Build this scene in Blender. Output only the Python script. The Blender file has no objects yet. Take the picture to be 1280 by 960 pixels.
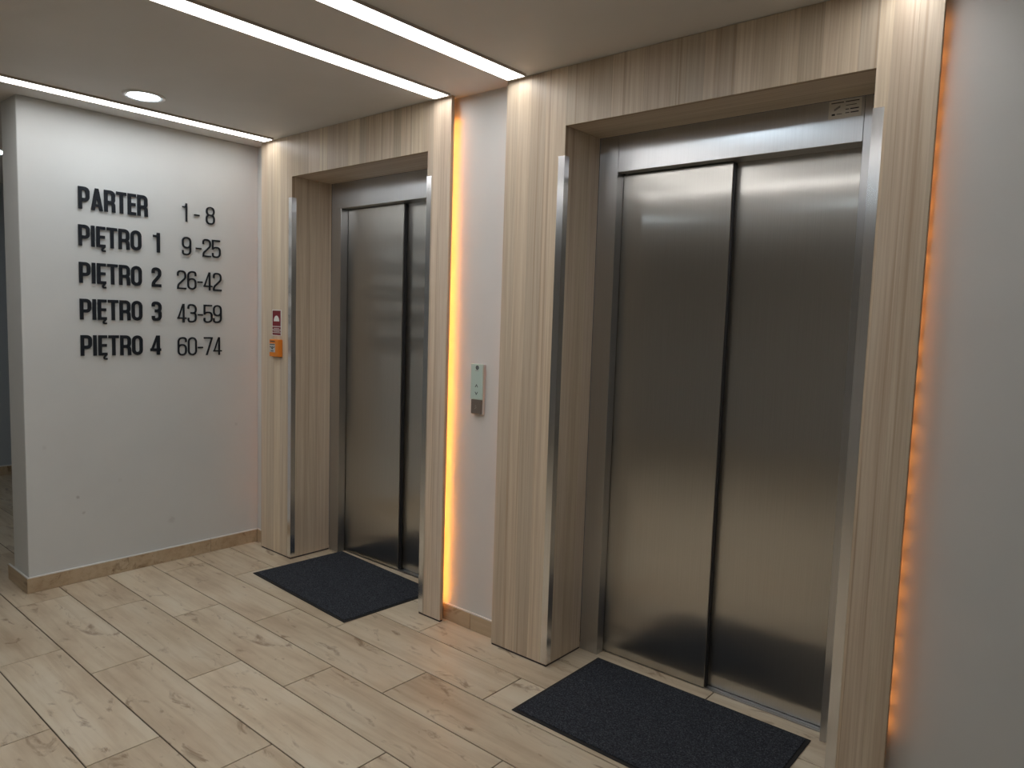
import bpy, bmesh, math, random
from mathutils import Vector, Matrix

random.seed(7)
scene = bpy.context.scene
C = scene.collection

# ------------------------------------------------------------------ camera
# world: X along the lift wall, Y into it, Z up; camera 1.5 m above the tiles
H = 1.5
FPX = 899.85
YAW, PITCH, ROLL = math.radians(40.289), math.radians(5.049), math.radians(-1.815)


def camera_axes(y, p, r):
    f = Vector((-math.sin(y) * math.cos(p), math.cos(y) * math.cos(p), -math.sin(p)))
    rt = Vector((math.cos(y), math.sin(y), 0))
    dn = f.cross(rt)
    return rt * math.cos(r) + dn * math.sin(r), dn * math.cos(r) - rt * math.sin(r), f


rt, dn, fw = camera_axes(YAW, PITCH, ROLL)
cam = bpy.data.cameras.new('camera')
cam.sensor_width = 36
cam.lens = 36 * FPX / 1280
cam.clip_start = 0.02
cam_o = bpy.data.objects.new('camera', cam)
m = Matrix.Identity(4)
for i in range(3):
    m[i][0], m[i][1], m[i][2] = rt[i], -dn[i], -fw[i]
m[2][3] = H
cam_o.matrix_world = m
C.objects.link(cam_o)
scene.camera = cam_o

# ------------------------------------------------------------------ world and exposure
world = bpy.data.worlds.new('world')
scene.world = world
world.use_nodes = True
world.node_tree.nodes['Background'].inputs[0].default_value = (0.5, 0.55, 0.6, 1)
world.node_tree.nodes['Background'].inputs[1].default_value = 0.05
vs = scene.view_settings
vs.view_transform = 'Standard'
vs.look = 'None'
vs.gamma = 1
vs.use_curve_mapping = False
vs.exposure = 0.02
STRIP_POWER = 9.0
DOWN_POWER = 40.0
LED_POWER = 42.0
LED_DIM = 17.0

# ------------------------------------------------------------------ dimensions
CEIL = 2.533
YP = 2.42          # front of the wood surrounds
YW = 2.475         # lift wall
XL = -4.255        # face of the lettered wall
YE = 1.172         # free end of the lettered wall
XR, YB, XH = 2.3, -3.2, -7.44
SCUFFS = [(1.41, 0.469, 0.022, 0.5), (1.439, 0.379, 0.02, 0.4), (1.915, 0.247, 0.05, 0.22), (2.324, 0.79, 0.03, 0.22), (1.257, 0.759, 0.03, 0.15), (1.627, 0.533, 0.03, 0.12)]


# ------------------------------------------------------------------ node helpers
def mat_base(name):
    mt = bpy.data.materials.new(name)
    mt.use_nodes = True
    nt = mt.node_tree
    return mt, nt, nt.nodes['Principled BSDF']


def nd(nt, typ, **kw):
    n = nt.nodes.new(typ)
    for k, v in kw.items():
        if k.startswith('i_'):
            n.inputs[k[2:].replace('_', ' ')].default_value = v
        else:
            setattr(n, k, v)
    return n


def ramp(nt, fac, stops):
    r = nt.nodes.new('ShaderNodeValToRGB')
    el = r.color_ramp.elements
    while len(el) > 1:
        el.remove(el[-1])
    el[0].position, el[0].color = stops[0][0], (*stops[0][1], 1)
    for p, c in stops[1:]:
        e = el.new(p)
        e.color = (*c, 1)
    nt.links.new(fac, r.inputs[0])
    return r.outputs[0]


def vec_scaled(nt, scale, seed=True):
    """object coordinates, scaled, shifted by a random amount per object"""
    tc = nt.nodes.new('ShaderNodeTexCoord')
    mp = nt.nodes.new('ShaderNodeMapping')
    mp.inputs['Scale'].default_value = scale
    nt.links.new(tc.outputs['Object'], mp.inputs['Vector'])
    if not seed:
        return mp.outputs[0]
    oi = nt.nodes.new('ShaderNodeObjectInfo')
    mu = nd(nt, 'ShaderNodeMath', operation='MULTIPLY')
    mu.inputs[1].default_value = 137.0
    nt.links.new(oi.outputs['Random'], mu.inputs[0])
    ad = nd(nt, 'ShaderNodeVectorMath', operation='ADD')
    nt.links.new(mp.outputs[0], ad.inputs[0])
    nt.links.new(mu.outputs[0], ad.inputs[1])
    return ad.outputs[0]


def noise(nt, vec, scale, detail=4, rough=0.55, dist=0.0):
    n = nd(nt, 'ShaderNodeTexNoise')
    n.inputs['Scale'].default_value = scale
    n.inputs['Detail'].default_value = detail
    n.inputs['Roughness'].default_value = rough
    n.inputs['Distortion'].default_value = dist
    nt.links.new(vec, n.inputs['Vector'])
    return n.outputs['Fac']


def mix(nt, fac, a, b, mode='MIX'):
    mx = nd(nt, 'ShaderNodeMix', data_type='RGBA', blend_type=mode)
    for s, v in ((mx.inputs[0], fac), (mx.inputs[6], a), (mx.inputs[7], b)):
        if hasattr(v, 'is_linked'):
            nt.links.new(v, s)
        else:
            s.default_value = v if isinstance(v, (int, float)) else (*v, 1)
    return mx.outputs[2]


def bump(nt, bsdf, h, strength, dist=0.001):
    b = nd(nt, 'ShaderNodeBump')
    b.inputs['Strength'].default_value = strength
    b.inputs['Distance'].default_value = dist
    nt.links.new(h, b.inputs['Height'])
    nt.links.new(b.outputs[0], bsdf.inputs['Normal'])


def plain(name, col, rough=0.5, metal=0.0, emit=None, power=0.0, spec=0.5):
    mt, nt, b = mat_base(name)
    b.inputs['Base Color'].default_value = (*col, 1)
    b.inputs['Roughness'].default_value = rough
    b.inputs['Metallic'].default_value = metal
    b.inputs['Specular IOR Level'].default_value = spec
    if emit:
        b.inputs['Emission Color'].default_value = (*emit, 1)
        b.inputs['Emission Strength'].default_value = power
    return mt


def paint(name, col, var=0.03):
    mt, nt, b = mat_base(name)
    v = vec_scaled(nt, (1, 1, 1), False)
    c = ramp(nt, noise(nt, v, 2.2, 5), [(0.3, tuple(x * (1 - var) for x in col)), (0.7, tuple(min(1, x * (1 + var)) for x in col))])
    nt.links.new(c, b.inputs['Base Color'])
    b.inputs['Roughness'].default_value = 0.62
    b.inputs['Specular IOR Level'].default_value = 0.3
    bump(nt, b, noise(nt, v, 160, 3), 0.12, 0.001)
    return mt


def scuffed(mt, spots):
    """small grey scuff marks on a painted wall, at object-space points"""
    nt = mt.node_tree
    b = nt.nodes['Principled BSDF']
    src = b.inputs['Base Color'].links[0].from_socket
    tc = nd(nt, 'ShaderNodeTexCoord')
    rag = noise(nt, tc.outputs['Object'], 60, 4)
    for p, rad, amt in spots:
        d = nd(nt, 'ShaderNodeVectorMath', operation='DISTANCE')
        d.inputs[1].default_value = p
        nt.links.new(tc.outputs['Object'], d.inputs[0])
        q = nd(nt, 'ShaderNodeMath', operation='DIVIDE')
        nt.links.new(d.outputs['Value'], q.inputs[0])
        q.inputs[1].default_value = rad
        a_ = nd(nt, 'ShaderNodeMath', operation='ADD')
        nt.links.new(q.outputs[0], a_.inputs[0])
        nt.links.new(rag, a_.inputs[1])
        f = ramp(nt, a_.outputs[0], [(0.62, (amt, amt, amt)), (0.98, (0, 0, 0))])
        src = mix(nt, f, src, (0.30, 0.29, 0.29))
    nt.links.new(src, b.inputs['Base Color'])
    return mt


def wood(name, axis):
    """pale ash boards: grain along one axis, tone of each board from the object colour"""
    mt, nt, b = mat_base(name)
    s = [26.0, 26.0, 26.0]
    s[axis] = 0.7
    v = vec_scaled(nt, tuple(s))
    oi = nd(nt, 'ShaderNodeObjectInfo')
    g1 = noise(nt, v, 1.0, 6, 0.6, 0.6)
    s2 = [170.0, 170.0, 170.0]
    s2[axis] = 2.5
    g2 = noise(nt, vec_scaled(nt, tuple(s2)), 1.0, 3, 0.6)
    base = ramp(nt, g1, [(0.25, (0.64, 0.52, 0.395)), (0.5, (0.745, 0.635, 0.50)), (0.75, (0.80, 0.705, 0.575))])
    fine = ramp(nt, g2, [(0.35, (0.86, 0.83, 0.80)), (0.6, (1, 1, 1))])
    c = mix(nt, 1.0, base, fine, 'MULTIPLY')
    c = mix(nt, 1.0, c, oi.outputs['Color'], 'MULTIPLY')
    s3 = [75.0, 75.0, 75.0]
    s3[axis] = 0.35
    g3 = noise(nt, vec_scaled(nt, tuple(s3)), 1.0, 2, 0.5)
    c = mix(nt, ramp(nt, g3, [(0.58, (0, 0, 0)), (0.70, (0.5, 0.5, 0.5))]), c, (0.36, 0.235, 0.145))
    nt.links.new(c, b.inputs['Base Color'])
    b.inputs['Roughness'].default_value = 0.36
    b.inputs['Specular IOR Level'].default_value = 0.45
    bump(nt, b, g2, 0.12, 0.0006)
    return mt


def tile_mat(name, tint):
    mt, nt, b = mat_base(name)
    v = vec_scaled(nt, (1, 1, 1))
    vg = vec_scaled(nt, (2.0, 30.0, 30.0))
    grain = noise(nt, vg, 1.0, 6, 0.62, 0.5)
    cloud = noise(nt, vec_scaled(nt, (2.2, 6.0, 6.0)), 1.0, 4, 0.55)
    knot = noise(nt, vec_scaled(nt, (6.0, 15.0, 15.0)), 1.0, 5, 0.62, 0.8)
    base = ramp(nt, cloud, [(0.3, (0.565, 0.46, 0.335)), (0.5, (0.67, 0.575, 0.435)), (0.7, (0.72, 0.645, 0.515))])
    gr = ramp(nt, grain, [(0.3, (0.84, 0.80, 0.76)), (0.55, (1, 1, 1))])
    c = mix(nt, 1.0, base, gr, 'MULTIPLY')
    kf = ramp(nt, knot, [(0.585, (0, 0, 0)), (0.70, (0.8, 0.8, 0.8))])
    c = mix(nt, kf, c, (0.26, 0.17, 0.10))
    c = mix(nt, 1.0, c, tint, 'MULTIPLY')
    oi = nd(nt, 'ShaderNodeObjectInfo')
    c = mix(nt, 1.0, c, ramp(nt, oi.outputs['Random'], [(0.0, (0.92, 0.90, 0.88)), (1.0, (1.04, 1.04, 1.04))]), 'MULTIPLY')
    nt.links.new(c, b.inputs['Base Color'])
    r = ramp(nt, grain, [(0.3, (0.42, 0.42, 0.42)), (0.7, (0.32, 0.32, 0.32))])
    nt.links.new(r, b.inputs['Roughness'])
    b.inputs['Specular IOR Level'].default_value = 0.42
    bump(nt, b, grain, 0.15, 0.0008)
    return mt


def steel(name, col, rough, aniso=0.85, wave=0.0, fine_rough=None):
    """brushed steel: vertical grain, so reflections stretch sideways"""
    mt, nt, b = mat_base(name)
    b.inputs['Base Color'].default_value = (*col, 1)
    b.inputs['Metallic'].default_value = 1.0
    b.inputs['Roughness'].default_value = rough
    b.inputs['Anisotropic'].default_value = aniso
    geo = nd(nt, 'ShaderNodeNewGeometry')
    cr = nd(nt, 'ShaderNodeVectorMath', operation='CROSS_PRODUCT')
    cr.inputs[1].default_value = (0.0004, 0.0003, 1)
    nt.links.new(geo.outputs['True Normal'], cr.inputs[0])
    nt.links.new(cr.outputs[0], b.inputs['Tangent'])
    line = noise(nt, vec_scaled(nt, (420, 420, 3), False), 1.0, 2)
    c = ramp(nt, line, [(0.3, tuple(x * 0.93 for x in col)), (0.7, col)])
    nt.links.new(c, b.inputs['Base Color'])
    lobes = [b]
    if fine_rough:
        # second, crisper lobe mixed in: lamps show as thin bands
        b2 = nd(nt, 'ShaderNodeBsdfPrincipled')
        b2.inputs['Metallic'].default_value = 1.0
        b2.inputs['Roughness'].default_value = fine_rough
        b2.inputs['Anisotropic'].default_value = 1.0
        nt.links.new(cr.outputs[0], b2.inputs['Tangent'])
        nt.links.new(c, b2.inputs['Base Color'])
        ms = nd(nt, 'ShaderNodeMixShader')
        ms.inputs[0].default_value = 0.42
        nt.links.new(b.outputs[0], ms.inputs[1])
        nt.links.new(b2.outputs[0], ms.inputs[2])
        nt.links.new(ms.outputs[0], nt.nodes['Material Output'].inputs['Surface'])
        lobes.append(b2)
    if wave:
        w = noise(nt, vec_scaled(nt, (3.4, 3.4, 1.3), False), 1.0, 2)
        for q in lobes:
            bump(nt, q, w, 1.0, wave)
    return mt


M = {
    'wall': paint('wall_paint', (0.66, 0.682, 0.685)),
    'ceiling': paint('ceiling_paint', (0.72, 0.70, 0.68)),
    'hall': paint('hall_dimness_paint', (0.42, 0.46, 0.50)),  # lack of light in the side hall put into the wall colour
    'rear': paint('rear_wall_paint', (0.62, 0.60, 0.57)),
    'wood': wood('ash_boards', 2),
    'wood_x': wood('ash_boards_across', 0),
    'core': plain('board_core', (0.50, 0.38, 0.27), 0.6),
    'tile': tile_mat('oak_look_tile', (1, 1, 1)),
    'skirt': tile_mat('oak_look_skirting', (0.86, 0.80, 0.73)),
    'grout': plain('brown_grout', (0.06, 0.042, 0.03), 0.9),
    'caulk': plain('white_sealant', (0.80, 0.79, 0.77), 0.5),
    'door': steel('brushed_steel_door', (0.61, 0.60, 0.575), 0.36, 0.97, 0.0014, 0.16),
    'frame': steel('brushed_steel_frame', (0.60, 0.61, 0.63), 0.28, 0.9),
    'dark_steel': plain('dark_steel', (0.05, 0.05, 0.055), 0.5, 0.7),
    'guard': steel('polished_guard', (0.84, 0.85, 0.87), 0.22, 0.6),
    'alu': plain('aluminium', (0.70, 0.71, 0.74), 0.32, 1.0),
    'plinth': plain('dark_base_profile', (0.06, 0.045, 0.05), 0.5, 0.3),
    'profile': plain('light_profile', (0.50, 0.46, 0.42), 0.45, 0.4),
    'diffuser': plain('lit_diffuser', (0.9, 0.9, 0.88), 0.4, 0, (1.0, 0.972, 0.945), STRIP_POWER),
    'down': plain('lit_downlight', (0.9, 0.9, 0.9), 0.4, 0, (0.78, 0.91, 1.0), DOWN_POWER),
    'trim': plain('white_trim', (0.82, 0.82, 0.82), 0.35),
    'led': plain('amber_led', (1, 0.6, 0.2), 0.4, 0, (1.0, 0.34, 0.05), LED_POWER),
    'led_dim': plain('deep_amber_led', (1, 0.5, 0.2), 0.4, 0, (1.0, 0.33, 0.07), LED_DIM),
    'tape': plain('led_tape', (0.75, 0.72, 0.68), 0.5),
    'letter': plain('black_acrylic', (0.010, 0.014, 0.021), 0.5, spec=0.3),
    'rubber': plain('black_rubber', (0.012, 0.012, 0.013), 0.7),
    'mint': plain('pale_green_glass', (0.55, 0.68, 0.63), 0.12),
    'ink': plain('dark_print', (0.03, 0.035, 0.045), 0.5),
    'taupe': plain('taupe_plastic', (0.17, 0.145, 0.125), 0.35),
    'box': plain('grey_white_plastic', (0.62, 0.60, 0.58), 0.4),
    'red': plain('dark_red_print', (0.20, 0.012, 0.022), 0.4),
    'white': plain('white_print', (0.80, 0.80, 0.77), 0.45),
    'orange': plain('orange_plastic', (0.80, 0.24, 0.02), 0.35),
    'grey': plain('grey_print', (0.32, 0.31, 0.30), 0.5),
    'label': plain('label_paper', (0.78, 0.76, 0.71), 0.5),
    'lens': plain('grey_lens', (0.55, 0.55, 0.55), 0.25),
}


def mat_pile():
    mt, nt, b = mat_base('mat_pile')
    v = vec_scaled(nt, (1, 1, 1), False)
    f = noise(nt, v, 190, 3, 0.75)
    c = ramp(nt, f, [(0.36, (0.016, 0.019, 0.025)), (0.55, (0.050, 0.056, 0.070)), (0.74, (0.16, 0.17, 0.19))])
    nt.links.new(c, b.inputs['Base Color'])
    b.inputs['Roughness'].default_value = 0.95
    b.inputs['Specular IOR Level'].default_value = 0.15
    bump(nt, b, noise(nt, v, 260, 4, 0.7), 0.9, 0.004)
    return mt


M['pile'] = mat_pile()


# ------------------------------------------------------------------ mesh helpers
def add_box(bm, b, bev=0.0):
    x0, x1, y0, y1, z0, z1 = b
    r = bmesh.ops.create_cube(bm, size=1.0)
    for v in r['verts']:
        v.co = Vector((x0 + (v.co.x + .5) * (x1 - x0), y0 + (v.co.y + .5) * (y1 - y0), z0 + (v.co.z + .5) * (z1 - z0)))
    if bev:
        es = list({e for v in r['verts'] for e in v.link_edges})
        bmesh.ops.bevel(bm, geom=es, offset=bev, segments=1, affect='EDGES', profile=0.5)


def add_cyl(bm, c, r, h, axis='Z', seg=40, r2=None):
    rot = {'Z': Matrix.Identity(4), 'Y': Matrix.Rotation(math.pi / 2, 4, 'X'), 'X': Matrix.Rotation(math.pi / 2, 4, 'Y')}[axis]
    bmesh.ops.create_cone(bm, cap_ends=True, segments=seg, radius1=r, radius2=r if r2 is None else r2, depth=h,
                          matrix=Matrix.Translation(c) @ rot)


def world_loc(o):
    p = Vector((0, 0, 0))
    while o is not None:
        p = p + o.location
        o = o.parent
    return p


def link_bm(name, bm, mat, parent=None, smooth=False, origin=None):
    bmesh.ops.recalc_face_normals(bm, faces=bm.faces)
    if origin is None:
        xs = [v.co.x for v in bm.verts]
        ys = [v.co.y for v in bm.verts]
        zs = [v.co.z for v in bm.verts]
        origin = Vector(((min(xs) + max(xs)) / 2, (min(ys) + max(ys)) / 2, min(zs)))
    bmesh.ops.translate(bm, verts=bm.verts, vec=-Vector(origin))
    me = bpy.data.meshes.new(name)
    bm.to_mesh(me)
    bm.free()
    me.materials.append(M[mat])
    if smooth:
        for p in me.polygons:
            p.use_smooth = True
    o = bpy.data.objects.new(name, me)
    C.objects.link(o)
    if parent is not None:
        o.parent = parent
        o.location = Vector(origin) - world_loc(parent)
    else:
        o.location = origin
    return o


def boxes(name, bs, mat, parent=None, bev=0.0):
    bm = bmesh.new()
    for b in (bs if isinstance(bs, list) else [bs]):
        add_box(bm, b, bev)
    return link_bm(name, bm, mat, parent)


def empty(name, loc, label, cat, group=None):
    o = bpy.data.objects.new(name, None)
    o.empty_display_size = 0.05
    o.location = loc
    C.objects.link(o)
    return tag(o, label, cat, group)


def tag(o, label, cat, group=None):
    o['label'] = label
    o['category'] = cat
    if group:
        o['group'] = group
    return o


def struct(o, label=None):
    o['kind'] = 'structure'
    if label:
        o['label'] = label
    return o


# ------------------------------------------------------------------ setting
# lift wall, with the two door openings
OPEN = [(-3.787, -2.628), (-1.808, -0.643)]
PANEL = [(-4.12, -2.473), (-2.130, -0.472)]
e = 0.03
xs = [XH - .1, OPEN[0][0] - e, OPEN[0][1] + e, OPEN[1][0] - e, OPEN[1][1] + e, XR + .1]
segs = [(xs[0], xs[1]), (xs[2], xs[3]), (xs[4], xs[5])]
bs = [(a, b, YW, YW + .195, 0, CEIL) for a, b in segs]
bs += [(xs[1], xs[2], YW, YW + .195, 2.35, CEIL), (xs[3], xs[4], YW, YW + .195, 2.35, CEIL)]
struct(boxes('wall_back', bs, 'wall'), 'pale grey painted wall behind the two wood lift surrounds')
wc = Vector((XL - .118, (YE + YW) / 2, 0))
M['wall_scuffed'] = scuffed(paint('lettered_wall_paint', (0.66, 0.682, 0.685)),
                            [(tuple(Vector((XL, y_, z_)) - wc), r_, a_) for y_, z_, r_, a_ in SCUFFS])
wl = struct(boxes('wall_left', (XL - .236, XL, YE, YW, 0, CEIL), 'wall_scuffed', bev=0.003), 'pale painted wall carrying black floor directory lettering')
struct(boxes('wall_right', (XR, XR + .1, YB, YW, 0, CEIL), 'wall'), 'plain painted side wall of the lobby')
struct(boxes('wall_front', (XH - .1, XR + .1, YB - .1, YB, 0, CEIL), 'rear'), 'plain grey wall opposite the lifts')
struct(boxes('wall_hall', (XH - .1, XH, YB, YW, 0, CEIL), 'hall'), 'wall, its dimness painted in blue grey, at the end of the side hall')
struct(boxes('ceiling', (XH - .1, XR + .1, YB - .1, 2.9, CEIL, CEIL + .12), 'ceiling'), 'flat painted ceiling with inset light strips')

# floor: grout bed and wood-look tiles laid in a one-third bond
floor = struct(boxes('floor', (XH - .1, XR + .1, YB - .1, 3.0, -.05, -.0035), 'grout'), 'pale oak look plank tiles with thin brown joints')
TW, TL, JY, JX, SH = 0.2412, 0.967, 0.827, -3.447, 0.3245
GAP = 0.0022
shared = {}
for k in range(-17, 8):
    y0 = JY + k * TW
    y1 = y0 + TW
    off = (JX + k * SH) % TL
    n0 = math.floor((XH - off) / TL)
    for n in range(n0, n0 + 12):
        x0 = off + n * TL
        x1 = x0 + TL
        x0, x1 = max(x0, XH), min(x1, XR)
        ya, yb = max(y0, YB), y1
        if yb > 2.7 and x1 > -2.1:
            yb = 2.737
        if x1 - x0 < .02 or yb - ya < .02:
            continue
        key = (round(x1 - x0, 3), round(yb - ya, 3))
        if key not in shared:
            bm = bmesh.new()
            lx, ly = key[0] / 2 - GAP, key[1] / 2 - GAP
            add_box(bm, (-lx, lx, -ly, ly, -.012, 0), .0009)
            bmesh.ops.recalc_face_normals(bm, faces=bm.faces)
            me = bpy.data.meshes.new('tile')
            bm.to_mesh(me)
            bm.free()
            me.materials.append(M['tile'])
            shared[key] = me
        t = bpy.data.objects.new('tile', shared[key])
        C.objects.link(t)
        t.parent = floor
        t.location = Vector(((x0 + x1) / 2, (ya + yb) / 2, random.uniform(-.0003, .0003))) - floor.location


# skirting tiles with a white sealant bead
def skirting(name, label, pieces, along):
    """pieces: boxes; along 'x' or 'y'"""
    root = None
    for p in pieces:
        x0, x1, y0, y1 = p
        if root is None:
            root = struct(boxes(name, (x0, x1, y0, y1, 0.0005, .079), 'skirt', bev=.001), label)
        else:
            boxes('skirting_tile', (x0, x1, y0, y1, 0.0005, .079), 'skirt', root, .001)
    for p in pieces:
        x0, x1, y0, y1 = p
        boxes('sealant_bead', (x0, x1, y0 + (.001 if along == 'x' else 0), y1, .079, .0855), 'caulk', root, .0012)
    return root


j = .0012
skirting('baseboard_left', 'oak look skirting tiles along the lettered wall',
         [(XL, XL + .010, YE - .010, 2.149 - j), (XL, XL + .010, 2.149 + j, YW - .011)], 'y')
skirting('baseboard_end', 'oak look skirting tile across the end of the lettered wall',
         [(XL - .31, XL + .009 - .0005, YE - .0215 + .011, YE - .0005)], 'x')
skirting('baseboard_back', 'oak look skirting tiles between the two lift surrounds',
         [(-2.60, -2.309 - j, YW - .010, YW - .0005), (-2.309 + j, -2.06, YW - .010, YW - .0005)], 'x')
skirting('baseboard_corner', 'short oak look skirting tile in the corner beside the lift surround',
         [(XL + .002, -4.05, YW - .010, YW - .0005)], 'x')
skirting('baseboard_right', 'oak look skirting tiles right of the surround with the labelled lift',
         [(-.55, .40 - j, YW - .010, YW - .0005), (.40 + j, 1.36, YW - .010, YW - .0005), (1.36 + 2 * j, XR, YW - .010, YW - .0005)], 'x')
skirting('baseboard_hall', 'skirting tiles at the end of the side hall',
         [(XH, XH + .010, 1.2, 2.1), (XH, XH + .010, 2.1 + j, YW), (XH, XH + .010, .3, 1.2 - j)], 'y')

# ------------------------------------------------------------------ ceiling lights
STRIP_END = 0.34


def light_strip(x0, x1, label):
    y1 = 2.398
    root = empty('ceiling_light_strip', ((x0 + x1) / 2, y1, CEIL), label, 'light strip')
    zb = CEIL - .011
    t = .005
    boxes('profile', [(x0 - t, x0, STRIP_END, y1, zb, CEIL), (x1, x1 + t, STRIP_END, y1, zb, CEIL),
                      (x0, x1, y1 - .005, y1, zb, CEIL), (x0, x1, STRIP_END, STRIP_END + .005, zb, CEIL)], 'profile', root)
    boxes('diffuser', (x0, x1, STRIP_END + .005, y1 - .005, zb + .0015, CEIL - .001), 'diffuser', root)
    return root


light_strip(-4.043, -3.952, 'lit ceiling strip beside the lettered wall')
light_strip(-2.561, -2.467, 'lit ceiling strip ending above the surround edge with amber glow facing the call panel')
light_strip(-2.106, -2.012, 'lit ceiling strip ending at the surround right of the call panel')
light_strip(-0.600, -0.506, 'lit ceiling strip above the outer edge of the surround with the labelled lift')
# cross strip that closes the comb of light lines (seen as a bright band in the steel doors)
r = empty('ceiling_light_strip', (-2.2, STRIP_END - .05, CEIL), 'long lit ceiling strip running parallel to the lift wall', 'light strip')
zb = CEIL - .011
xa, xb, ya, yb = -4.043, -.506, STRIP_END - .095, STRIP_END - .001
boxes('profile', [(xa, xb, ya - .005, ya, zb, CEIL), (xa, xb, yb - .004, yb, zb, CEIL), (xa - .005, xa, ya, yb, zb, CEIL), (xb, xb + .005, ya, yb, zb, CEIL)], 'profile', r)
boxes('diffuser', (xa, xb, ya, yb - .004, zb + .0015, CEIL - .001), 'diffuser', r)


def downlight(x, y, label):
    root = empty('downlight', (x, y, CEIL), label, 'downlight')
    bm = bmesh.new()
    n = 48
    prof = [(.070, 0.0), (.072, -.006), (.090, -.009), (.096, -.006), (.097, 0.0)]
    rings = [[bm.verts.new((x + rr * math.cos(2 * math.pi * i / n), y + rr * math.sin(2 * math.pi * i / n), CEIL + dz)) for i in range(n)] for rr, dz in prof]
    for a, b in zip(rings, rings[1:]):
        for i in range(n):
            bm.faces.new((a[i], a[(i + 1) % n], b[(i + 1) % n], b[i]))
    link_bm('trim_ring', bm, 'trim', root, True)
    bm = bmesh.new()
    add_cyl(bm, (x, y, CEIL - .0025), .071, .004)
    link_bm('lamp', bm, 'down', root)
    return root


downlight(-3.735, 1.566, 'round white downlight set in the ceiling before the lettered wall')
downlight(-5.925, 1.552, 'round downlight in the side hall ceiling')
downlight(-1.55, 1.56, 'round downlight in the ceiling before the labelled lift doors')
for x, nm in ((-3.735, 'in line with the lettered wall'), (-1.55, 'in line with the labelled lift')):
    downlight(x, -.75, 'round downlight in the rear ceiling row, ' + nm)


# ------------------------------------------------------------------ wood surrounds
def tone(o, base=1.0, spread=.20):
    t = base * random.uniform(1 - spread, 1 + spread * .35)
    o.color = (t, t * random.uniform(.975, 1.0), t * random.uniform(.95, 1.0), 1)
    return o


def cuts(a, b, lo, hi):
    out = [a]
    while b - out[-1] > hi:
        nx = out[-1] + random.uniform(lo, hi)
        if b - nx < lo * .6:
            break
        out.append(nx)
    out.append(b)
    return list(zip(out, out[1:]))


def surround(px, ox, yf, label, group):
    x0, x1 = px
    a, b = ox
    top = CEIL - .0015
    soff = 2.297
    root = empty('lift_surround', ((x0 + x1) / 2, YP, 0), label, 'door surround', group)
    pt = .0035     # plank thickness in front of the core board
    yb = YP + .020

    def clad(name, xa, xb, za, zb, lo, hi):
        core = boxes(name, (xa, xb, YP + pt, yb, za, zb), 'core', root)
        for p, q in cuts(xa, xb, lo, hi):
            tone(boxes('plank', (p, q, YP, YP + pt - .0001, za, zb), 'wood', core, .0005))
        return core

    clad('pilaster', x0, a, .009, top, .045, .095)
    clad('pilaster', b, x1, .009, top, .035, .075)
    clad('header_panel', a, b, soff, top, .045, .11)
    # jamb linings and soffit
    for xa, s in ((a, -1), (b, 1)):
        lo, hi = sorted((xa + s * .0035, xa + s * .018))
        core = boxes('jamb_lining', (lo, hi, yb, yf - .0005, .009, soff + .018), 'core', root)
        for p, q in ((YP + .0005, YP + .105), (YP + .105, YP + .185), (YP + .185, yf - .0008)):
            l2, h2 = sorted((xa, xa + s * .0034))
            tone(boxes('plank', (l2, h2, max(p, yb - .0) if p < yb else p, q, .009, soff), 'wood', core, .0005), .96, .06)
    core = boxes('soffit_lining', (a, b, yb, yf - .0005, soff + .0035, soff + .018), 'core', root)
    for p, q in ((yb, YP + .14), (YP + .14, yf - .0008)):
        tone(boxes('plank', (a + .0005, b - .0005, p, q, soff, soff + .0034), 'wood_x', core, .0005), .94, .05)
    # dark base profile
    boxes('base_profile', [(x0 + .002, a - .001, YP + .002, yb, .0008, .009), (a - .016, a - .002, yb, yf - .0005, .0008, .009)], 'plinth', root)
    boxes('base_profile', [(b + .001, x1 - .002, YP + .002, yb, .0008, .009), (b + .002, b + .016, yb, yf - .0005, .0008, .009)], 'plinth', root)
    # steel corner guards on both edges of the opening
    for xa, s in ((a, -1), (b, 1)):
        g = .0016
        zt = 2.178
        f = sorted((xa + s * .031, xa - s * g))
        w = sorted((xa - s * .0002, xa - s * g))
        boxes('corner_guard', [(f[0], f[1], YP - g, YP - .0001, .014, zt), (w[0], w[1], YP - .0001, YP + .030, .014, zt)], 'guard', root)
    # battens that hold the panel off the wall
    for p, q in ((x0 + .070, x0 + .10), (x1 - .10, x1 - .070)):
        boxes('batten', (p, q, yb, YW - .0115, .01, top), 'core', root)
    return root


FY = [2.700, 2.675]
surround(PANEL[0], OPEN[0], FY[0], 'pale ash lift surround carrying the red fire sign and orange call point', 'wood lift surrounds')
surround(PANEL[1], OPEN[1], FY[1], 'pale ash lift surround standing to the right of the call panel, without signs', 'wood lift surrounds')


# amber LED tapes on the back of the surrounds, facing the wall
def led_tape(x, z0, z1, label, mat, step):
    y0 = YP + .0201
    root = empty('led_strip', (x, y0, z0), label, 'led strip', 'amber led strips behind the surrounds')
    boxes('tape', (x - .006, x + .006, y0, y0 + .0012, z0, z1), 'tape', root)
    n = int((z1 - z0) / step)
    bm = bmesh.new()
    add_box(bm, (-.004, .004, -.001, .001, -.012, .012), .0003)
    bmesh.ops.recalc_face_normals(bm, faces=bm.faces)
    me = bpy.data.meshes.new('led')
    bm.to_mesh(me)
    bm.free()
    me.materials.append(M[mat])
    for i in range(n):
        o = bpy.data.objects.new('led', me)
        C.objects.link(o)
        o.parent = root
        o.location = Vector((x, y0 + .0022, z0 + (i + .5) * (z1 - z0) / n)) - root.location


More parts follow.
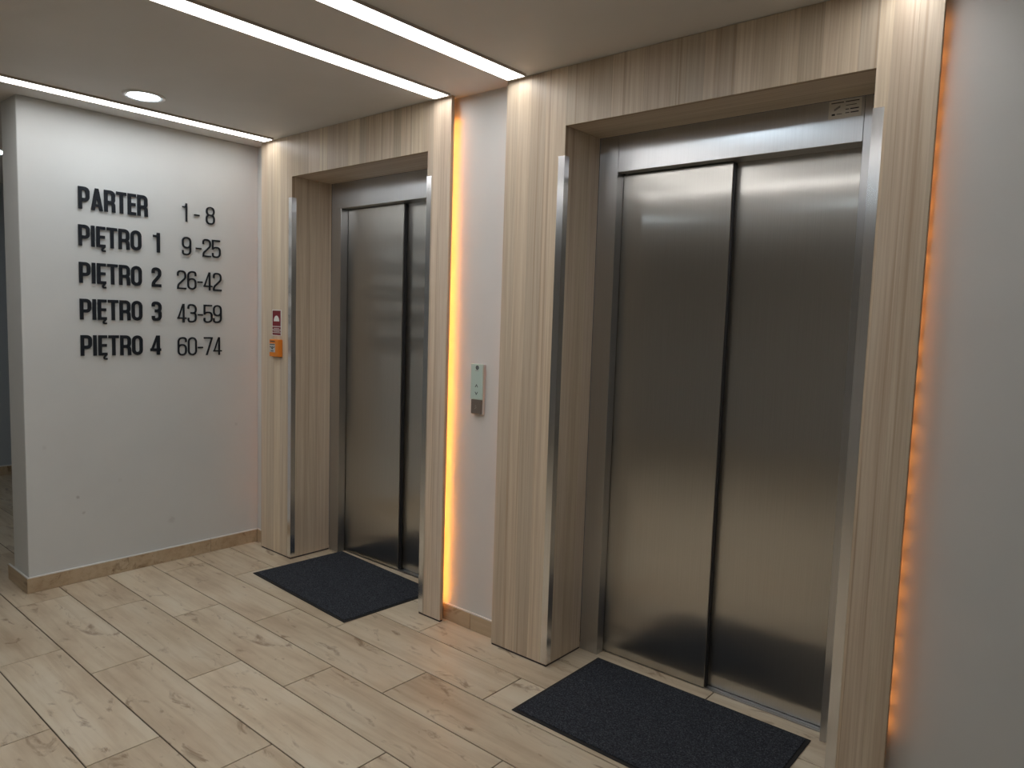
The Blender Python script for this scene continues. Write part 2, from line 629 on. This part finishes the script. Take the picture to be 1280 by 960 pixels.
led_tape(PANEL[0][0] + .016, .10, 2.44, 'amber led strip glowing in the corner beside the lettered wall', 'led_dim', .075)
led_tape(PANEL[0][1] - .019, .09, 2.44, 'amber led strip glowing on the wall left of the call panel', 'led', .05)
led_tape(PANEL[1][0] + .016, .10, 2.44, 'amber led strip hidden behind the surround edge right of the call panel', 'led_dim', .075)
led_tape(PANEL[1][1] - .020, .22, 2.44, 'amber led strip glowing behind the outer edge of the surround with the labelled lift', 'led_dim', .085)


# ------------------------------------------------------------------ lift doors
def lift(ox, yf, mull, post_full, label):
    a, b = ox
    a += .0008
    b -= .0008
    hb = 2.145
    soff = 2.2965
    pw = .094
    root = empty('lift_doors', ((a + b) / 2, yf, 0), label, 'lift doors', 'steel lift entrances')
    hi = soff if post_full else hb - .0008
    boxes('frame_post', (a, a + pw, yf, yf + .050, .0008, hi), 'frame', root, .0012)
    boxes('frame_post', (b - pw, b, yf, yf + .088, .0008, hi), 'frame', root, .0012)
    ha, hc = (a + pw + .0012, b - pw - .0012) if post_full else (a, b)
    header = boxes('frame_header', (ha, hc, yf, yf + .088, hb, soff), 'frame', root, .0012)
    # two telescopic leaves, the left one in front
    d1 = boxes('door_panel', (a + .03, mull, yf + .054, yf + .082, .006, hb - .004), 'door', root, .0014)
    d2 = boxes('door_panel', (mull - .06, b - .03, yf + .090, yf + .118, .006, hb + .06), 'door', root, .0014)
    boxes('edge_seal', (mull + .0002, mull + .006, yf + .060, yf + .080, .008, hb - .006), 'dark_steel', d1)
    # sill with two running grooves
    y = yf + .0625
    sill = boxes('sill', [(a + .02, b - .02, y + p, y + q, -.003, .0035) for p, q in ((0, .008), (.012, .030), (.046, .075))], 'alu', root)
    boxes('sill_groove', (a + .02, b - .02, y + .001, y + .074, -.0032, .0006), 'dark_steel', sill)
    # unseen dark sheet added behind the leaves to block light leaks
    boxes('light_leak_blocker', (a + .01, b - .01, yf + .125, yf + .135, -.003, soff), 'dark_steel', root)
    return root, header


lift(OPEN[0], FY[0], -3.180, False, 'steel lift doors behind the surround with the red fire sign')
lf, hdr = lift(OPEN[1], FY[1], -1.219, True, 'steel lift doors with a printed label on the header')

# label on the header of the second lift
y = FY[1]
st = boxes('header_label', (-.856, -.749, y - .0012, y - .0001, 2.233, 2.294), 'label', lf)
pr = [(-.848, -.807, 2.2845, 2.2875), (-.801, -.757, 2.2845, 2.2875), (-.800, -.765, 2.2725, 2.2745), (-.800, -.789, 2.2585, 2.2615),
      (-.785, -.757, 2.2585, 2.2620), (-.800, -.787, 2.2470, 2.2495), (-.783, -.757, 2.2465, 2.2500), (-.829, -.811, 2.2465, 2.2485)]
boxes('print', [(p, q, y - .0017, y - .0012, r0, r1) for p, q, r0, r1 in pr], 'ink', st)
boxes('flag_mark', (-.845, -.834, y - .0017, y - .0012, 2.2440, 2.2500), 'ink', st)
bm = bmesh.new()
for i in range(3):
    vs_ = [bm.verts.new((-.838 + dx + i * .006, y - .0016, 2.2585 + dz + i * .0035)) for dx, dz in ((0, 0), (.008, .003), (.008, .011), (0, .008))]
    bm.faces.new(vs_)
link_bm('icon', bm, 'grey', st)


# ------------------------------------------------------------------ door mats
def door_mat(cx, cy, w, d, rot, label):
    root = empty('door_mat', (cx, cy, 0), label, 'door mat', 'dark door mats')
    root.rotation_euler = (0, 0, rot)
    w2, d2 = w / 2, d / 2
    bm = bmesh.new()
    add_box(bm, (-w2, w2, -d2, d2, .0006, .0045), .0015)
    o = link_bm('rubber_backing', bm, 'rubber', None, origin=(0, 0, 0))
    o.parent = root
    bm = bmesh.new()
    i = .014
    add_box(bm, (-w2 + i, w2 - i, -d2 + i, d2 - i, .0045, .0088), .002)
    o = link_bm('pile', bm, 'pile', None, origin=(0, 0, 0))
    o.parent = root
    return root


door_mat(-1.225, 2.3525, .932, .600, 0, 'charcoal door mat lying square before the labelled lift doors')
ang = math.radians(-2.85)
cx = -3.72 + .462 * math.cos(ang) - .30 * math.sin(ang)
cy = 2.133 + .462 * math.sin(ang) + .30 * math.cos(ang)
door_mat(cx, cy, .924, .600, ang, 'charcoal door mat lying slightly askew before the lift by the fire sign')


# ------------------------------------------------------------------ stroke lettering
def fillet(pts, r, closed=False, n=6):
    out = []
    N = len(pts)
    for i, p in enumerate(pts):
        if not closed and i in (0, N - 1):
            out.append(p)
            continue
        a, c = pts[i - 1], pts[(i + 1) % N]
        p_, a_, c_ = Vector(p), Vector(a), Vector(c)
        u, w = (a_ - p_), (c_ - p_)
        lu, lw = u.length, w.length
        u.normalize()
        w.normalize()
        th = u.angle(w)
        t = min(r / math.tan(th / 2), lu * .5, lw * .5)
        s, q = p_ + u * t, p_ + w * t
        for k in range(n + 1):
            f = k / n
            out.append(tuple((1 - f) ** 2 * s + 2 * f * (1 - f) * (p_ * .82 + (s + q) * .09) + f * f * q))
    return out


def ribbon(pts, hw, closed=False):
    """quads (lists of four 2-D points) of a stroke with mitred joints"""
    P = [Vector(p) for p in pts]
    Q = [P[0]]
    for p in P[1:]:
        if (p - Q[-1]).length > 1e-4:
            Q.append(p)
    if closed and (Q[0] - Q[-1]).length < 1e-4:
        Q.pop()
    P = Q
    N = len(P)
    L, R = [], []
    for i in range(N):
        pr_ = P[i - 1] if (closed or i > 0) else None
        nx = P[(i + 1) % N] if (closed or i < N - 1) else None
        d1 = (P[i] - pr_).normalized() if pr_ is not None else None
        d2 = (nx - P[i]).normalized() if nx is not None else None
        d1 = d1 or d2
        d2 = d2 or d1
        n1, n2 = Vector((-d1.y, d1.x)), Vector((-d2.y, d2.x))
        mn = (n1 + n2)
        mn = mn.normalized() if mn.length > 1e-5 else n1
        k = hw / max(.45, mn.dot(n1))
        L.append(P[i] + mn * k)
        R.append(P[i] - mn * k)
    rng = range(N) if closed else range(N - 1)
    return [[L[i], L[(i + 1) % N], R[(i + 1) % N], R[i]] for i in rng]


def rect(x0, x1, y0, y1):
    return [[Vector((x0, y0)), Vector((x1, y0)), Vector((x1, y1)), Vector((x0, y1))]]


def poly(*p):
    return [[Vector(q) for q in p]]


def glyph(ch, W, s):
    """unit-height glyph of width W and stroke s, as convex quads"""
    h = s / 2
    L, R, B, T = h, W - h, h, 1 - h
    rr = min(.20, (R - L) * .5)
    if ch == 'P':
        mid = .40 + h * .2
        return rect(0, s, 0, 1) + ribbon(fillet([(s * .9, T), (R, T), (R, mid), (s * .9, mid)], rr), h)
    if ch == 'R':
        mid = .44
        return rect(0, s, 0, 1) + ribbon(fillet([(s * .9, T), (R, T), (R, mid), (s * .9, mid)], rr), h) + \
            ribbon(fillet([(s, mid), (R, mid), (R + .01, 0)], rr * .8), h)
    if ch == 'A':
        c = W / 2
        q = s * .95
        return poly((0, 0), (s, 0), (c + q / 2, 1), (c - q / 2, 1)) + poly((W - s, 0), (W, 0), (c + q / 2, 1), (c - q / 2, 1)) + rect(s * .7, W - s * .7, .17, .17 + s * .75)
    if ch == 'T':
        return rect(0, W, 1 - s * .92, 1) + rect(W / 2 - h, W / 2 + h, 0, 1 - s * .9)
    if ch in 'EĘ':
        out = rect(0, s, 0, 1) + rect(s, W, 1 - s * .9, 1) + rect(s, W * .94, .5 - s * .45, .5 + s * .45) + rect(s, W, 0, s * .9)
        if ch == 'Ę':
            out += ribbon(fillet([(W * .86, .02), (W * .62, -.09), (W * .66, -.17), (W * 1.0, -.165)], .06), s * .26)
        return out
    if ch == 'I':
        return rect(0, s, 0, 1)
    if ch in 'O0':
        return ribbon(fillet([(L, B), (R, B), (R, T), (L, T)], rr, True), h, True)
    if ch == '1':
        return rect(W - s, W, 0, 1) + poly((0, .77), (W - s, .77), (W - s, .77 + s * .7), (0, .77 + s * .7)) + poly((W - s * 1.45, .80), (W - s, .77), (W - s * .2, 1), (W - s * .75, 1))
    if ch == '2':
        return ribbon(fillet([(L, .70), (L, T), (R, T), (R, .60), (L + .01, .22), (L, 0)], rr), h) + rect(0, W, 0, s * .95)
    if ch == '3':
        m_ = .52
        return ribbon(fillet([(L, .74), (L, T), (R, T), (R, m_), (W * .32, m_)], rr), h) + ribbon(fillet([(W * .32, m_), (R, m_), (R, B), (L, B), (L, .26)], rr), h)
    if ch == '4':
        x = W * .60
        return rect(x, x + s, 0, 1) + rect(0, W, .19, .19 + s * .9) + poly((0, .19), (s * 1.02, .19 + s * .6), (x + s * .5, 1), (x - s * .12, 1))
    if ch == '5':
        return rect(0, W * .94, 1 - s * .95, 1) + rect(0, s, .45, 1) + ribbon(fillet([(L, .50), (L + .1, .575), (R, .58), (R, B), (L, B), (L, .27)], rr), h)
    if ch == '6':
        return ribbon(fillet([(L, B), (R, B), (R, .58), (L, .58)], rr * .9, True), h, True) + ribbon(fillet([(L, .3), (L, T), (R, T), (R, .73)], rr), h)
    if ch == '9':
        return [[Vector((W - p.x, 1 - p.y)) for p in q] for q in glyph('6', W, s)]
    if ch == '7':
        return rect(0, W, 1 - s * .95, 1) + poly((W * .22, 0), (W * .22 + s * 1.05, 0), (W, 1 - s * .5), (W - s * 1.05, 1 - s * .9))
    if ch == '8':
        return ribbon(fillet([(L, B), (R, B), (R, .53), (L, .53)], rr * .9, True), h, True) + \
            ribbon(fillet([(L + .01, .53), (R - .01, .53), (R - .01, T), (L + .01, T)], rr * .9, True), h, True)
    if ch == '-':
        return rect(0, W, .43 - h * .9, .43 + h * .9)
    return []


def extrude_quads(bm, quads, fn, d0, d1):
    for qi, q in enumerate(quads):
        e_ = (d1 - d0) * .0015 * (qi % 5)
        if (q[1] - q[0]).cross(q[2] - q[0]) < 0:
            q = q[::-1]
        f = [bm.verts.new(fn(p, d1 + e_)) for p in q]
        b = [bm.verts.new(fn(p, d0)) for p in q]
        bm.faces.new(f)
        bm.faces.new(b[::-1])
        for i in range(4):
            k = (i + 1) % 4
            bm.faces.new((b[i], b[k], f[k], f[i]))


def letter(ch, ya, yb, zb, hgt, s, root):
    W = (yb - ya) / hgt
    bm = bmesh.new()
    extrude_quads(bm, glyph(ch, W, s), lambda p, d: Vector((XL + d, ya + p.x * hgt, zb + p.y * hgt)), .0035, .0095)
    link_bm('letter', bm, 'letter', root)


def word(txt, ya, yb, zb, hgt, s, widths, gap, label, extra=()):
    root = empty('wall_lettering', (XL, ya, zb), label, 'lettering', 'black floor directory lettering')
    tot = sum(widths[c] for c in txt) + gap * (len(txt) - 1)
    k = (yb - ya) / tot
    y = ya
    for c in txt:
        letter(c, y, y + widths[c] * k, zb, hgt, s, root)
        y += (widths[c] + gap) * k
    for c, p, q in extra:
        letter(c, p, q, zb, hgt, s, root)
    return root


WB = dict(P=.455, A=.50, R=.465, T=.44, E=.37, I=.158, O=.47)
WB['Ę'] = .37
SB = .158
word('PARTER', 1.441, 1.794, 2.015, .116, SB, WB, .05, 'bold black wall letters reading PARTER')
dig = [('1', 1.822, 1.860), ('2', 1.812, 1.865), ('3', 1.810, 1.865), ('4', 1.800, 1.860)]
base = [1.822, 1.626, 1.432, 1.238]
where = {'1': 'directly under PARTER', '2': 'in front of 26-42', '3': 'between the second and fourth floor names', '4': 'lowest of the floor names'}
for d, z in zip(dig, base):
    word('PIĘTRO', 1.438, 1.758, z, .111, SB, WB, .05, 'bold black wall letters reading PIĘTRO %s, %s' % (d[0], where[d[0]]), [d])

SL = .088
r = empty('wall_lettering', (XL, 1.988, 2.016), 'thin black wall figures reading 1 - 8', 'lettering', 'black floor directory lettering')
for c, p, q in (('1', 1.990, 2.019), ('-', 2.061, 2.093), ('8', 2.132, 2.187)):
    letter(c, p, q, 2.016, .105, SL, r)
r = empty('wall_lettering', (XL, 1.987, 1.821), 'thin black wall figures reading 9 -25, with a wide gap before the dash', 'lettering', 'black floor directory lettering')
for c, p, q in (('9', 1.987, 2.041), ('-', 2.069, 2.103), ('2', 2.110, 2.162), ('5', 2.169, 2.223)):
    letter(c, p, q, 1.821, .107, SL, r)
beside = {'26-42': 'on the row of the second floor', '43-59': 'on the row of the third floor', '60-74': 'on the lowest row'}
for txt, z in (('26-42', 1.622), ('43-59', 1.427), ('60-74', 1.231)):
    r = empty('wall_lettering', (XL, 1.956, z), 'thin black wall figures reading %s, %s' % (txt, beside[txt]), 'lettering', 'black floor directory lettering')
    for c, p, q in zip(txt, (0, .061, .121, .159, .218), (.054, .115, .153, .214, .272)):
        letter(c, 1.956 + p, 1.956 + q, z, .109, SL, r)


# ------------------------------------------------------------------ flat marks on surfaces facing the viewer
def mark(name, quads, x, z, k, y0, y1, mat, parent):
    bm = bmesh.new()
    extrude_quads(bm, quads, lambda p, d: Vector((x + p.x * k, d, z + p.y * k)), y0, y1)
    return link_bm(name, bm, mat, parent)


# call panel between the lifts
cp = empty('call_station', (-2.297, YW, 1.055), 'pale green glass call panel with arrows above a taupe card reader', 'call panel')
boxes('housing', (-2.3325, -2.2595, YW - .015, YW - .0005, 1.056, 1.290), 'box', cp, .001)
fp = boxes('face_plate', (-2.335, -2.2585, YW - .0225, YW - .0152, 1.1255, 1.2925), 'mint', cp, .0015)
yf = YW - .0232
mark('up_arrow', ribbon([(-.008, -.006), (0, .006), (.008, -.006)], .0016), -2.2965, 1.189, 1, yf, yf + .0006, 'ink', fp)
mark('down_arrow', ribbon([(-.008, .006), (0, -.006), (.008, .006)], .0016), -2.2965, 1.155, 1, yf, yf + .0006, 'ink', fp)
ringpts = [(.0075 * math.cos(i * math.pi / 10), .0075 * math.sin(i * math.pi / 10)) for i in range(20)]
mark('logo', ribbon(ringpts, .0024, True) + poly((0, -.004), (.004, 0), (0, .004), (-.004, 0)), -2.294, 1.275, 1, yf, yf + .0006, 'ink', fp)
mark('print', rect(-.012, .010, -.0012, .0012), -2.295, 1.2605, 1, yf, yf + .0006, 'grey', fp)
rd = boxes('card_reader', (-2.331, -2.263, YW - .0215, YW - .0152, 1.0575, 1.1235), 'taupe', cp, .002)
mark('print', ribbon([(-.006, -.008), (.0, -.003), (.006, .001)], .0012) + ribbon([(-.004, .004), (.003, .009)], .0012), -2.300, 1.088, 1, YW - .0222, YW - .0216, 'grey', rd)

# red fire alarm sign
fs = empty('fire_sign', (-3.9415, YP, 1.361), 'dark red fire alarm sign with white dome symbol above the orange box', 'sign')
pl = boxes('plate', (-3.9915, -3.8915, YP - .0030, YP - .0003, 1.361, 1.519), 'white', fs)
yy = YP - .0036
boxes('red_field', [(-3.9860, -3.8970, yy, YP - .0030, 1.4200, 1.5140), (-3.9860, -3.8970, yy, YP - .0030, 1.3995, 1.4155),
                    (-3.9860, -3.8970, yy, YP - .0030, 1.3820, 1.3950), (-3.9860, -3.8970, yy, YP - .0030, 1.3660, 1.3785)], 'red', pl)
dome = [(.030 * math.cos(i * math.pi / 16), .034 * math.sin(i * math.pi / 16)) for i in range(17)]
dq = [[Vector((q[0], 0)), Vector((p[0], 0)), Vector((p[0], p[1] + .0004)), Vector((q[0], q[1] + .0004))] for p, q in zip(dome, dome[1:])]
mark('bell_symbol', dq, -3.9415, 1.4490, 1, yy - .0001, yy - .0005, 'white', pl)
mark('print', rect(-.03, .03, .0, .003) + rect(-.034, .034, -.0175, -.0145), -3.9415, 1.4045, 1, yy - .0004, yy, 'white', pl)

# orange manual call point
oc = empty('call_point', (-3.928, YP, 1.235), 'orange manual fire call point box below the red sign', 'call point')
hs = boxes('housing', (-3.978, -3.878, YP - .030, YP - .0005, 1.235, 1.340), 'orange', oc, .003)
yy = YP - .0305
ln = boxes('press_plate', (-3.972, -3.912, yy - .001, yy + .0004, 1.262, 1.314), 'lens', oc, .001)
dot = [(.006 * math.cos(i * math.pi / 6), .006 * math.sin(i * math.pi / 6)) for i in range(12)]
mark('print', ribbon(dot, .003, True) + poly((-.026, .004), (-.012, .0), (-.012, .006), (-.026, .010)) + poly((.012, .0), (.026, .004), (.026, .010), (.012, .006))
     + rect(-.028, .028, .018, .023) + rect(-.014, .014, -.021, -.016), -3.942, 1.288, 1, yy - .0016, yy - .001, 'ink', ln)
mark('print', rect(-.028, .024, .0, .006), -3.940, 1.3245, 1, yy - .0003, yy + .0005, 'ink', hs)
boxes('base_plate', (-3.974, -3.882, YP - .012, YP - .0004, 1.2315, 1.2349), 'ink', oc)
